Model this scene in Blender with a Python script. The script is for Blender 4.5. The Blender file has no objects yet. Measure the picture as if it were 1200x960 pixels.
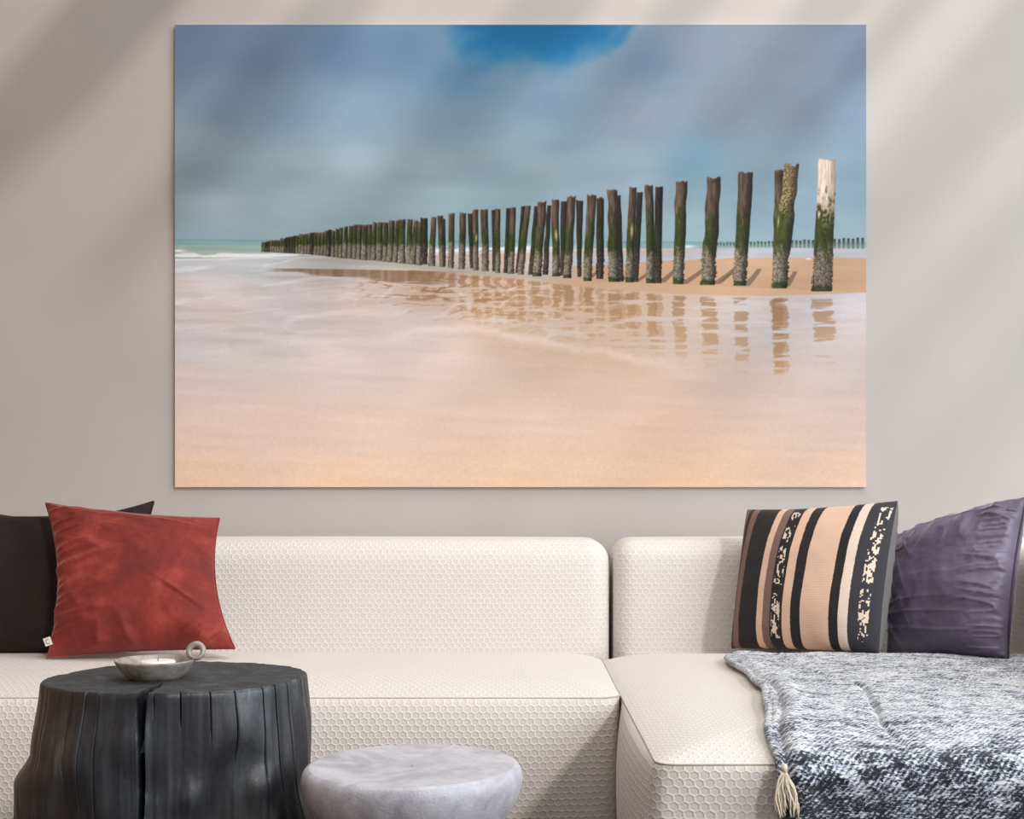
import bpy, math, random
import numpy as np
from mathutils import Vector

random.seed(7)
scene = bpy.context.scene
COL = scene.collection

# ------------------------------------------------------------------ camera
FPX, HZN, CAMZ = 1600.0, 570.0, 0.86
cam = bpy.data.objects.new('camera', bpy.data.cameras.new('camera'))
COL.objects.link(cam)
cam.location = (0, 0, CAMZ)
cam.rotation_euler = (math.pi / 2, 0, 0)
cam.data.sensor_width = 36.0
cam.data.lens = 36.0 * FPX / 1200.0
cam.data.shift_y = (HZN - 480.0) / 1200.0
cam.data.clip_start = 0.05
scene.camera = cam

# ------------------------------------------------------------------ world, sun, window light, added top light, exposure
w = bpy.data.worlds.new('world'); scene.world = w; w.use_nodes = True
bg = w.node_tree.nodes['Background']
bg.inputs['Color'].default_value = (0.93, 0.96, 1.0, 1)
bg.inputs['Strength'].default_value = 0.38

sun = bpy.data.objects.new('sun', bpy.data.lights.new('sun', 'SUN')); COL.objects.link(sun)
sun.data.energy = 1.12
sun.data.angle = math.radians(4.8)
sun.data.color = (1.0, 0.95, 0.9)
SUN_DIR = Vector((-0.87, 1.55, -1.0)).normalized()      # the way the light travels
sun.rotation_euler = SUN_DIR.to_track_quat('-Z', 'Y').to_euler()

def area(name, loc, target, sx, sy, power, col):
    l = bpy.data.objects.new(name, bpy.data.lights.new(name, 'AREA')); COL.objects.link(l)
    l.data.shape = 'RECTANGLE'; l.data.size = sx; l.data.size_y = sy
    l.data.energy = power; l.data.color = col
    l.location = loc
    l.rotation_euler = (Vector(target) - Vector(loc)).to_track_quat('-Z', 'Y').to_euler()
    return l
area('window_daylight', (3.3, 1.2, 1.9), (0.3, 3.4, 0.7), 2.6, 2.2, 112, (0.86, 0.94, 1.0))
area('added_top_light', (0.6, 2.5, 3.4), (0.6, 2.6, 0), 2.6, 1.8, 78, (1.0, 0.99, 0.97))  # unseen overhead fill, added to brighten the seat tops

vs = scene.view_settings
vs.view_transform = 'Standard'
try: vs.look = 'None'
except Exception: pass
vs.exposure = 0.0
vs.gamma = 1.0
vs.use_curve_mapping = False

# ------------------------------------------------------------------ helpers
def P(px, py, Y):
    return np.array(((px - 600.0) * Y / FPX, Y, CAMZ - (py - HZN) * Y / FPX))

def s2l(c):
    c = np.asarray(c, dtype=float) / 255.0
    return np.where(c <= 0.04045, c / 12.92, ((c + 0.055) / 1.055) ** 2.4)

def L(r, g, b, k=1.0):
    v = s2l((r, g, b)) * k
    return (float(v[0]), float(v[1]), float(v[2]), 1.0)

def sm(a, b, x):
    t = np.clip((x - a) / (b - a), 0, 1)
    return t * t * (3 - 2 * t)

def _hash(ix, iy, s):
    h = (ix.astype(np.int64) * 374761393 + iy.astype(np.int64) * 668265263 + s * 1442695041) & 0xffffffff
    h = ((h ^ (h >> 13)) * 1274126177) & 0xffffffff
    h = h ^ (h >> 16)
    return (h & 0xffff) / 65535.0

def vnoise(x, y, s=0):
    x = np.asarray(x, float); y = np.asarray(y, float)
    ix = np.floor(x); iy = np.floor(y)
    fx = x - ix; fy = y - iy
    fx = fx * fx * fx * (fx * (fx * 6 - 15) + 10); fy = fy * fy * fy * (fy * (fy * 6 - 15) + 10)
    a = _hash(ix, iy, s); b = _hash(ix + 1, iy, s); c = _hash(ix, iy + 1, s); d = _hash(ix + 1, iy + 1, s)
    return (a * (1 - fx) + b * fx) * (1 - fy) + (c * (1 - fx) + d * fx) * fy

def fbm(x, y, o=4, s=0):
    t = 0; a = 0.5; n = 0
    for i in range(o):
        t = t + a * vnoise(x, y, s + i * 17); n += a
        x = x * 2.03 + 5.3; y = y * 2.03 + 1.7; a *= 0.5
    return t / n                                            # 0..1

def ridge(x, y, o=3, s=0):
    t = 0; a = 0.5; n = 0
    for i in range(o):
        t = t + a * (1 - np.abs(2 * vnoise(x, y, s + i * 23) - 1)) ** 2; n += a
        x = x * 1.9 + 3.1; y = y * 1.9 + 7.7; a *= 0.5
    return t / n

def crease(x, y, s=0, k=3.0):
    return (1 - np.abs(2 * vnoise(x, y, s) - 1)) ** k

def mesh_obj(name, verts, faces, mat, parent=None, smooth=True, uv=None, col=None, sharp_deg=None):
    """verts (N,3); faces: (M,4)/(M,3) array or list; uv: per-vertex (N,2); col: per-vertex (N,3) linear"""
    me = bpy.data.meshes.new(name)
    verts = np.asarray(verts, dtype=np.float32)
    if isinstance(faces, np.ndarray):
        k = faces.shape[1]; m = faces.shape[0]
        me.vertices.add(len(verts)); me.vertices.foreach_set('co', verts.ravel())
        me.loops.add(m * k); me.loops.foreach_set('vertex_index', faces.astype(np.int32).ravel())
        me.polygons.add(m)
        me.polygons.foreach_set('loop_start', np.arange(0, m * k, k, dtype=np.int32))
        me.polygons.foreach_set('loop_total', np.full(m, k, dtype=np.int32))
        me.update(calc_edges=True)
    else:
        me.from_pydata([tuple(map(float, v)) for v in verts], [], [tuple(map(int, f)) for f in faces])
    me.validate()
    if uv is not None:
        lay = me.uv_layers.new(name='UVMap')
        li = np.empty(len(me.loops), dtype=np.int32); me.loops.foreach_get('vertex_index', li)
        lay.data.foreach_set('uv', np.asarray(uv, dtype=np.float32)[li].ravel())
    if col is not None:
        ca = me.color_attributes.new('print', 'FLOAT_COLOR', 'POINT')
        rgba = np.ones((len(verts), 4), dtype=np.float32); rgba[:, :3] = col
        ca.data.foreach_set('color', rgba.ravel())
    me.polygons.foreach_set('use_smooth', [smooth] * len(me.polygons))
    if sharp_deg is not None:
        me.set_sharp_from_angle(angle=math.radians(sharp_deg))
    me.materials.append(mat)
    o = bpy.data.objects.new(name, me); COL.objects.link(o)
    if parent is not None: o.parent = parent
    return o

def box_uv(o):
    me = o.data
    lay = me.uv_layers.get('UVMap') or me.uv_layers.new(name='UVMap')
    for p in me.polygons:
        n = p.normal; a = max(range(3), key=lambda i: abs(n[i]))
        for li in p.loop_indices:
            c = me.vertices[me.loops[li].vertex_index].co
            lay.data[li].uv = (c.y, c.z) if a == 0 else ((c.x, c.z) if a == 1 else (c.x, c.y))

def grid_faces(nu, nv, closed_u=False, flip=False, off=0):
    """vertex index = j*nu + i"""
    iu = np.arange(nu if closed_u else nu - 1); jv = np.arange(nv - 1)
    I, J = np.meshgrid(iu, jv); I = I.ravel(); J = J.ravel(); I2 = (I + 1) % nu
    f = np.stack([J * nu + I, J * nu + I2, (J + 1) * nu + I2, (J + 1) * nu + I], 1) + off
    return f[:, ::-1].copy() if flip else f

def empty(name, loc, label, cat, group=None):
    o = bpy.data.objects.new(name, None); COL.objects.link(o); o.location = loc
    o.empty_display_size = 0.05
    o['label'] = label; o['category'] = cat
    if group: o['group'] = group
    return o

def under(root, *objs):
    """objects were made in world coordinates: parent them without moving them"""
    for o in objs:
        o.parent = root
        o.matrix_parent_inverse.identity()
        d = Vector(root.location)
        if o.type == 'MESH':
            me = o.data
            co = np.empty(len(me.vertices) * 3, dtype=np.float32); me.vertices.foreach_get('co', co)
            co = co.reshape(-1, 3) - np.array(d, dtype=np.float32)
            me.vertices.foreach_set('co', co.ravel()); me.update()

def struct(o):
    o['kind'] = 'structure'; return o

def tube(pts, rad, n=8, closed=False):
    pts = [Vector(p) for p in pts]; V = []; m = len(pts)
    up = Vector((0.13, 0.21, 0.97)); N = None
    for i, p in enumerate(pts):
        if closed: t = pts[(i + 1) % m] - pts[i - 1]
        else: t = pts[min(i + 1, m - 1)] - pts[max(i - 1, 0)]
        if t.length < 1e-9: t = Vector((0, 0, 1))
        t.normalize()
        if N is None: N = t.cross(up).normalized()
        else:
            N = (N - t * N.dot(t)); N.normalize()
        B = t.cross(N)
        r = rad[i] if hasattr(rad, '__len__') else rad
        for k in range(n):
            a = 2 * math.pi * k / n
            V.append(p + N * (r * math.cos(a)) + B * (r * math.sin(a)))
    F = []
    for i in range(m if closed else m - 1):
        j = (i + 1) % m
        for k in range(n):
            k2 = (k + 1) % n
            F.append((i * n + k, i * n + k2, j * n + k2, j * n + k))
    if not closed:
        F.append(tuple(range(n))[::-1]); F.append(tuple((m - 1) * n + k for k in range(n)))
    return V, F

def join_geo(parts):
    V = []; F = []
    for v, f in parts:
        o = len(V); V += [tuple(x) for x in v]; F += [tuple(i + o for i in q) for q in f]
    return V, F

def boxgeo(x0, x1, y0, y1, z0, z1):
    V = [(x0, y0, z0), (x1, y0, z0), (x1, y1, z0), (x0, y1, z0), (x0, y0, z1), (x1, y0, z1), (x1, y1, z1), (x0, y1, z1)]
    F = [(0, 3, 2, 1), (4, 5, 6, 7), (0, 1, 5, 4), (1, 2, 6, 5), (2, 3, 7, 6), (3, 0, 4, 7)]
    return V, F

# ------------------------------------------------------------------ node helpers
class NT:
    def __init__(s, name):
        s.m = bpy.data.materials.new(name); s.m.use_nodes = True
        s.t = s.m.node_tree; s.b = s.t.nodes['Principled BSDF']
    def n(s, typ, **kw):
        nd = s.t.nodes.new(typ)
        for k, v in kw.items():
            if k.startswith('i_'): 
                key = k[2:]; key = int(key) if key.isdigit() else key.replace('_', ' ')
                s.set(nd.inputs[key], v)
            else: setattr(nd, k, v)
        return nd
    def set(s, sock, v):
        if isinstance(v, bpy.types.NodeSocket): s.t.links.new(v, sock)
        else: sock.default_value = v
    def math(s, op, a, b=None, c=None, clamp=False):
        nd = s.t.nodes.new('ShaderNodeMath'); nd.operation = op; nd.use_clamp = clamp
        s.set(nd.inputs[0], a)
        if b is not None: s.set(nd.inputs[1], b)
        if c is not None: s.set(nd.inputs[2], c)
        return nd.outputs[0]
    def vmath(s, op, a, b=None):
        nd = s.t.nodes.new('ShaderNodeVectorMath'); nd.operation = op
        s.set(nd.inputs[0], a)
        if b is not None: s.set(nd.inputs[1], b)
        return nd.outputs['Value'] if op in ('DOT_PRODUCT', 'LENGTH') else nd.outputs[0]
    def co(s, kind='Object', scale=None):
        o = s.n('ShaderNodeTexCoord').outputs[kind]
        if scale is not None: 
            mp = s.n('ShaderNodeMapping'); s.t.links.new(o, mp.inputs[0]); mp.inputs['Scale'].default_value = scale
            return mp.outputs[0]
        return o
    def noise(s, vec, scale, detail=4, rough=0.55, dist=0.0):
        nd = s.n('ShaderNodeTexNoise'); s.t.links.new(vec, nd.inputs['Vector'])
        nd.inputs['Scale'].default_value = scale; nd.inputs['Detail'].default_value = detail
        nd.inputs['Roughness'].default_value = rough; nd.inputs['Distortion'].default_value = dist
        return nd.outputs['Fac']
    def ramp(s, fac, stops, interp='LINEAR'):
        nd = s.n('ShaderNodeValToRGB'); r = nd.color_ramp; r.interpolation = interp
        s.set(nd.inputs[0], fac)
        while len(r.elements) < len(stops): r.elements.new(0.5)
        for e, (p, c) in zip(r.elements, stops): e.position = p
        for e, (p, c) in zip(r.elements, stops): e.position = p; e.color = c
        return nd.outputs[0]
    def mix(s, fac, a, b, mode='MIX'):
        nd = s.n('ShaderNodeMix', data_type='RGBA', blend_type=mode)
        s.set(nd.inputs[0], fac); s.set(nd.inputs[6], a); s.set(nd.inputs[7], b)
        return nd.outputs[2]
    def bump(s, h, strength, dist, normal=None):
        nd = s.n('ShaderNodeBump'); s.set(nd.inputs['Height'], h)
        nd.inputs['Strength'].default_value = strength; nd.inputs['Distance'].default_value = dist
        if normal is not None: s.t.links.new(normal, nd.inputs['Normal'])
        return nd.outputs[0]
    def out(s, color=None, rough=None, normal=None, **kw):
        if color is not None: s.set(s.b.inputs['Base Color'], color)
        if rough is not None: s.set(s.b.inputs['Roughness'], rough)
        if normal is not None: s.set(s.b.inputs['Normal'], normal)
        for k, v in kw.items(): s.set(s.b.inputs[k.replace('_', ' ')], v)
        return s.m

def plain(name, color, rough=0.8, var=0.12, scale=30, bump=0.2, dist=0.002, **kw):
    t = NT(name); c = t.co()
    f = t.noise(c, scale)
    lo = tuple(x * (1 - var) for x in color[:3]) + (1,); hi = tuple(min(1, x * (1 + var)) for x in color[:3]) + (1,)
    return t.out(t.ramp(f, [(0.3, lo), (0.7, hi)]), rough, t.bump(f, bump, dist), **kw)

# ------------------------------------------------------------------ materials
def wall_mat(name, col):
    t = NT(name); c = t.co()
    f = t.noise(c, 3.0, 3); g = t.noise(c, 260, 2)
    a = tuple(x * 0.97 for x in col[:3]) + (1,); b = tuple(x * 1.03 for x in col[:3]) + (1,)
    return t.out(t.ramp(f, [(0.3, a), (0.7, b)]), 0.9, t.bump(g, 0.10, 0.001))

def hex_fabric(name, base, line, cell=0.0170, strength=0.55):
    t = NT(name)
    uv = t.co('UV')
    wob = t.n('ShaderNodeTexNoise'); t.t.links.new(uv, wob.inputs['Vector']); wob.inputs['Scale'].default_value = 35; wob.inputs['Detail'].default_value = 2
    off = t.vmath('SCALE', t.vmath('SUBTRACT', wob.outputs['Color'], (0.5, 0.5, 0.5)))
    off.node.inputs['Scale'].default_value = 0.40
    p = t.vmath('MULTIPLY', uv, (1 / cell, 1 / cell * 1.12, 0))
    p = t.vmath('ADD', p, off)
    r = (1.0, 1.7320508, 1.0); h = (0.5, 0.8660254, 0.5)
    pa = t.vmath('SUBTRACT', t.vmath('WRAP', p, r), h) 
    pa.node.inputs[0].links[0].from_node.inputs[2].default_value = (0, 0, 0)
    pb = t.vmath('SUBTRACT', t.vmath('WRAP', t.vmath('SUBTRACT', p, h), r), h)
    pb.node.inputs[0].links[0].from_node.inputs[2].default_value = (0, 0, 0)
    flat = (1, 1, 0)
    pa = t.vmath('MULTIPLY', pa, flat); pb = t.vmath('MULTIPLY', pb, flat)
    sel = t.math('LESS_THAN', t.vmath('LENGTH', pa), t.vmath('LENGTH', pb))
    mx = t.n('ShaderNodeMix', data_type='VECTOR'); t.set(mx.inputs[0], sel); t.set(mx.inputs[4], pb); t.set(mx.inputs[5], pa)
    g = t.vmath('ABSOLUTE', mx.outputs[1])
    sx = t.n('ShaderNodeSeparateXYZ'); t.t.links.new(g, sx.inputs[0])
    d = t.math('MAXIMUM', sx.outputs[0], t.vmath('DOT_PRODUCT', g, (0.5, 0.8660254, 0)))
    mr = t.n('ShaderNodeMapRange', interpolation_type='SMOOTHERSTEP'); t.t.links.new(d, mr.inputs[0])
    mr.inputs[1].default_value = 0.32; mr.inputs[2].default_value = 0.47; mr.inputs[3].default_value = 0.0; mr.inputs[4].default_value = 1.0
    edge = mr.outputs[0]
    fine = t.noise(uv, 900, 2)
    patch = t.noise(uv, 3.0, 3)
    hgt = t.math('ADD', edge, t.math('MULTIPLY', fine, 0.35))
    col = t.mix(edge, base, line)
    col = t.mix(t.math('MULTIPLY', fine, 0.25), col, tuple(x * 0.75 for x in base[:3]) + (1,))
    return t.out(col, 0.92, t.bump(hgt, strength, 0.0022), Sheen_Weight=0.15)

M = {}
M['wall'] = wall_mat('wall_paint', L(184, 177, 172))
M['wall_side'] = wall_mat('side_wall_paint', L(182, 144, 112))
M['floor'] = plain('dark_floor_boards', L(66, 52, 42), 0.5, 0.2, 8)
M['blocker'] = plain('blocker_plain', L(200, 190, 178), 0.7, 0.1, 12)  # for the added slats that shape the sunlight
M['sofa'] = hex_fabric('cream_honeycomb_fabric', L(221, 214, 206), L(232, 227, 221))
M['sofa_seam'] = plain('seam_thread', L(186, 170, 154), 0.9)
M['canvas_side'] = plain('canvas_edge', L(225, 220, 214), 0.8, 0.04, 90)

# ------------------------------------------------------------------ the room
YW = 3.95
def slab(name, geo, mat, parent=None):
    o = mesh_obj(name, geo[0], geo[1], mat, parent, smooth=False); return o
wb = struct(slab('wall_back', boxgeo(-2.4, 3.6, YW, YW + 0.15, 0, 2.9), M['wall']))
wl = struct(slab('wall_left', boxgeo(-2.55, -2.4, -0.6, YW + 0.15, 0, 2.9), M['wall_side']))
fl = struct(slab('floor', boxgeo(-2.55, 3.6, -1.5, YW + 0.15, -0.1, 0), M['floor']))

# unseen slats added above the view to cut sunlight into soft diagonal wall streaks
def xb(x0): return (x0 + 152 - 600) * YW / FPX
ZB = 2.70
blockers = bpy.data.objects.new('sun_blockers', None); COL.objects.link(blockers); struct(blockers)
for (a, b) in [(-190, -70), (90, 222), (368, 455), (612, 712), (790, 850), (950, 1025), (1062, 1108), (1190, 1325), (1388, 1470), (1530, 1640), (1720, 1850), (1930, 2030)]:
    ln = float(np.interp(a, [0, 500, 1200], [1.9, 2.1, 3.1]))
    l_, r_, c_ = xb(a) + 0.015, xb(b) - 0.015, (xb(a) + xb(b)) / 2                 # each added slat tapers so its streak fades out
    pl = [(l_, YW - 0.002), (l_, YW - ln * 0.6), (c_ - 0.02, YW - ln), (c_ + 0.02, YW - ln), (r_, YW - ln * 0.6), (r_, YW - 0.002)]
    gv = [(x, y, z) for z in (ZB, ZB + 0.05) for x, y in pl]
    gf = [(5, 4, 3, 2, 1, 0), (6, 7, 8, 9, 10, 11)] + [(k, (k + 1) % 6, (k + 1) % 6 + 6, k + 6) for k in range(6)]
    slab('sun_blocker', (gv, gf), M['blocker'], blockers)

# ------------------------------------------------------------------ the beach print
def build_print():
    X0, X1, Y0, Y1 = 205.0, 1015.0, 29.0, 571.0
    xs = np.linspace(X0, X1, 1013)
    ys = np.concatenate([np.linspace(Y0, 180, 76)[:-1], np.linspace(180, 350, 256)[:-1], np.linspace(350, 480, 118)[:-1], np.linspace(480, Y1, 70)])
    X, Y = np.meshgrid(xs, ys)

    def idw(pts, pw=3.0, sy=1.0):
        num = np.zeros(X.shape + (3,)); den = np.zeros(X.shape)
        for (px, py, c) in pts:
            d = ((X - px) ** 2 + ((Y - py) * sy) ** 2 + 300.0) ** (-pw / 2)
            num += d[..., None] * np.array(c, float); den += d
        return num / den[..., None]
    # --- sky
    sky = idw([(215, 45, (106, 130, 165)), (300, 60, (108, 132, 164)), (400, 60, (98, 130, 168)), (480, 60, (100, 134, 168)), (540, 90, (86, 132, 168)),
               (760, 70, (112, 140, 168)), (810, 60, (132, 148, 168)), (900, 60, (130, 142, 160)), (1005, 50, (122, 138, 164)), (640, 120, (118, 150, 178)),
               (250, 130, (120, 146, 174)), (330, 130, (122, 150, 178)), (420, 140, (138, 168, 196)), (540, 140, (122, 150, 174)), (650, 160, (138, 168, 190)),
               (750, 140, (136, 152, 172)), (850, 130, (132, 146, 162)), (930, 130, (124, 140, 158)), (1005, 140, (128, 152, 178)),
               (240, 165, (148, 172, 188)), (250, 205, (138, 162, 174)), (330, 205, (142, 166, 178)), (420, 190, (166, 190, 206)), (500, 205, (150, 174, 186)), (560, 185, (128, 152, 166)),
               (640, 195, (156, 180, 192)), (720, 200, (140, 162, 178)), (815, 185, (124, 166, 192)), (900, 190, (132, 158, 174)), (1000, 200, (130, 158, 178)),
               (250, 240, (168, 190, 198)), (340, 235, (160, 184, 192)), (420, 238, (152, 176, 184)), (520, 240, (146, 174, 184)), (620, 228, (144, 172, 182)), (750, 225, (160, 186, 198)),
               (1000, 235, (140, 170, 190)), (230, 270, (152, 182, 192)), (400, 265, (150, 178, 188)), (600, 270, (146, 176, 190)), (820, 268, (158, 188, 200)), (1000, 268, (156, 184, 196))], 2.7, 1.25)
    diag = (X + Y * 0.85) / 70.0; perp = (Y - X * 0.85) / 260.0
    cl = fbm(diag, perp, 4, 3) - 0.5
    hz = fbm(X / 150.0, Y / 26.0, 4, 11) - 0.5
    k = sm(120, 240, Y)
    sky += (cl * (1 - k) * 16 + hz * (8 + k * 10))[..., None] * np.array((1.0, 0.95, 0.85))
    grey = sky.mean(-1, keepdims=True); sky = grey + (sky - grey) * 0.86 - 3
    # the opening of deep blue at the top
    ed = (fbm(X / 55.0, Y / 26.0, 4, 21) - 0.5) * 0.6 + (fbm(diag * 1.6, perp * 3.0, 4, 23) - 0.5) * 0.8
    bx = np.where(X < 640, (X - 640) / 112.0, (X - 640) / 108.0)
    bl = 1 - sm(0.40, 1.28, np.sqrt(bx ** 2 + ((Y - 26) / (56 - 14 * bx)) ** 2) + ed * 0.75)
    bl = bl * sm(755, 738, X + (Y - 29) * 0.9 + ed * 30)
    blue = np.stack([6 + Y * 0.1, 98 + (Y - 29) * 0.35 + 0 * X, 152 + (Y - 29) * 0.3 + 0 * X], -1)
    sky = sky * (1 - bl[..., None]) + blue * bl[..., None]
    # --- beach
    gnd = idw([(215, 310, (196, 200, 207)), (300, 308, (192, 196, 200)), (400, 312, (186, 182, 176)), (215, 335, (206, 192, 190)), (260, 360, (212, 194, 190)), (330, 370, (212, 202, 205)),
               (215, 400, (206, 198, 202)), (300, 420, (216, 202, 200)), (215, 450, (220, 200, 192)), (215, 500, (228, 202, 188)), (215, 560, (236, 200, 172)),
               (320, 490, (226, 200, 188)), (400, 560, (240, 203, 174)), (600, 560, (239, 203, 174)), (800, 560, (235, 197, 167)), (1005, 560, (232, 198, 175)),
               (420, 500, (233, 206, 190)), (600, 490, (235, 206, 188)), (800, 490, (226, 195, 176)), (1005, 490, (219, 194, 181)),
               (400, 430, (226, 207, 200)), (480, 390, (222, 206, 200)), (540, 420, (227, 205, 194)), (600, 405, (222, 196, 180)), (700, 445, (222, 194, 178)), (850, 450, (214, 190, 177)), (1005, 430, (208, 190, 185)),
               (430, 345, (208, 186, 176)), (500, 345, (206, 182, 168)), (600, 350, (206, 176, 152)), (600, 375, (212, 184, 164)), (700, 360, (206, 174, 146)), (700, 400, (210, 182, 162)), (800, 390, (206, 184, 170)), (900, 385, (204, 192, 190)), (1005, 355, (208, 200, 203)), (1005, 390, (206, 192, 190))], 3.0, 1.8)
    wav = fbm(X / 90.0 + Y / 40.0, Y / 7.0 - X / 130.0, 4, 31) - 0.5
    fine = fbm(X / 3.0, Y / 2.2, 2, 37) - 0.5
    left = sm(620, 300, X) * sm(470, 330, Y)
    gnd += (wav * (12 + 34 * left * sm(300, 330, Y)))[..., None] * np.array((0.9, 1.0, 1.15))
    gnd += (sm(620, 205, X) * 7)[..., None] + 0 * gnd
    gnd += (fine * (5 + 6 * sm(430, 560, Y)))[..., None]
    # curved edge of the film of water
    yc = np.interp(X, [205, 330, 440, 520, 560, 610, 700, 780, 860, 1015], [470, 440, 400, 381, 386, 396, 412, 432, 452, 470]) + (fbm(X / 40.0, Y / 60.0, 3, 41) - 0.5) * 16
    film = np.exp(-((Y - yc) / 5.0) ** 2) * sm(420, 520, X) * sm(840, 700, X)
    gnd += (film * 14)[..., None] * np.array((1, 1.1, 1.2))
    dry = sm(0, 14, Y - yc) * np.exp(-np.clip(Y - yc, 0, None) / 22.0) * sm(520, 580, X) * sm(900, 700, X)
    gnd += dry[..., None] * np.array((-6, -12, -18))
    # thin pale crests on the left flats
    cr = ridge(X / 75.0 + 3, (Y + X * 0.12) / 9.0, 2, 47)
    gnd += (np.clip(cr - 0.62, 0, 1) * 60 * left)[..., None] * np.array((0.9, 1, 1.1))

    # --- sea and foam
    hor = 280.6 + (X - 205) / 810.0 * 3.4
    tone = fbm(X / 60.0, Y / 2.2, 3, 51) - 0.5
    f = np.clip((Y - hor) / 15.0, 0, 1)[..., None]
    sea = np.array((128, 170, 172)) * (1 - f) + np.array((172, 180, 174)) * f + (tone * 22)[..., None]
    shore = np.interp(X, [205, 300, 360, 430, 520, 640, 700, 1015], [304, 302, 301, 300, 297, 294, 291.5, 290.5])
    msea = sm(0.6, -0.6, Y - shore) 
    foam_y = np.interp(X, [205, 260, 330, 360, 430, 700, 1015], [299.5, 299.5, 299.5, 297.5, 296, 289, 289])
    foam = sm(0.42, 0.62, fbm(X / 22.0, Y / 2.6, 3, 57) + 0.42 * np.exp(-((Y - foam_y) / 2.6) ** 2) - 0.12) * np.exp(-((Y - foam_y) / 3.6) ** 2)
    foam = foam * sm(700, 600, X)
    foam = np.maximum(foam, np.exp(-((X - 209) / 8.0) ** 2 - ((Y - 294) / 1.6) ** 2))
    foam = np.maximum(foam, 0.9 * np.exp(-((X - 806) / 9.0) ** 2 - ((Y - 289.0) / 1.7) ** 2))
    thin = sm(820, 560, X) * np.exp(-((Y - shore - 0.6) / 1.1) ** 2) * (0.35 + 0.5 * vnoise(X / 18.0, Y * 0, 61))
    foam = np.clip(np.maximum(foam, thin), 0, 1)
    # --- strip of beach beyond the posts on the right
    far = np.zeros_like(gnd); r = X
    far[:] = np.array((188, 190, 198))
    pk = sm(900, 740, X) * np.exp(-((Y - 295.5) / 4.0) ** 2)
    far = far * (1 - pk[..., None] * 0.7) + np.array((203, 176, 158)) * (pk[..., None] * 0.7) + ((fbm(X / 60.0, Y / 2.5, 3, 63) - 0.5) * 18)[..., None]
    bar = np.array((207, 167, 134)) + (sm(303, 335, Y) * np.array((-6, -5, -4)[0]))[..., None] + ((fbm(X / 40.0, Y / 7.0, 3, 67) - 0.5) * 12)[..., None]
    yb0 = np.interp(X, [600, 700, 780, 850, 930, 1015], [316, 311, 306, 303, 302, 302]) + (vnoise(X / 20.0, X * 0, 69) - 0.5) * 1.5
    mbar = sm(-0.8, 0.8, Y - yb0)
    right = far * (1 - mbar[..., None]) + bar * mbar[..., None]
    # pool around the posts, then the lip of sand in front of them
    pool = sm(700, 620, X) * sm(304, 310, Y)
    right = right * (1 - pool[..., None] * 0.75) + np.array((186, 190, 196)) * (pool[..., None] * 0.75)
    ylip = np.interp(X, [560, 620, 700, 800, 900, 1015], [318, 324, 330, 334, 338, 342])
    lipe = np.interp(X, [560, 620, 700, 800, 900, 960, 1015], [322, 331, 338, 345, 347, 345, 343])
    mlip = sm(-0.7, 0.7, Y - ylip) * sm(600, 680, X)
    right = right * (1 - mlip[..., None]) + np.array((206, 168, 137)) * mlip[..., None]
    mr_ = sm(600, 660, X) * sm(0.8, -0.8, Y - lipe)
    img = gnd * (1 - mr_[..., None]) + right * mr_[..., None]
    img = img * (1 - msea[..., None]) + sea * msea[..., None]
    img = img * (1 - foam[..., None]) + np.array((240, 242, 244)) * foam[..., None]
    # grey green shallows along the foot of the row
    fy = np.interp(X, [306, 420, 520, 600, 660], [298, 306, 314, 322, 326])
    sh = sm(-8, -2, Y - fy) * sm(6, 2, Y - fy) * sm(306, 420, X) * sm(680, 620, X)
    img = img * (1 - 0.6 * sh[..., None]) + np.array((166, 166, 154)) * (0.6 * sh[..., None])
    msky = sm(0.5, -0.5, Y - hor)
    img = img * (1 - msky[..., None]) + sky * msky[..., None]
    ln = np.exp(-((Y - hor - 0.5) / 0.7) ** 2) * 0.35
    img = img * (1 - ln[..., None]) + np.array((96, 140, 150)) * ln[..., None]

    # --- far breakwater
    x = 841.0; i = 0
    while x < 1014:
        q = (x - 841) / 172.0
        t0 = 284.5 - 6.3 * q + (i * 7 % 3) * 0.5; b0 = 288.8 + 3.0 * q; wd = 1.9 + 1.3 * q
        a = sm(0.6, -0.6, np.abs(X - x) - wd / 2) * sm(-0.5, 0.5, Y - t0) * sm(0.5, -0.5, Y - b0)
        c = np.array((58, 68, 62)) + sm(t0, b0, Y)[..., None] * np.array((70, 66, 60))
        img = img * (1 - a[..., None]) + c * a[..., None]
        x += 3.7 + 2.0 * q; i += 1
    # gull resting on the far flat
    g = np.exp(-((X - 947.5) / 3.2) ** 2 - ((Y - 303.5) / 0.9) ** 2)
    img = img * (1 - g[..., None]) + 238 * g[..., None]

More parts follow.
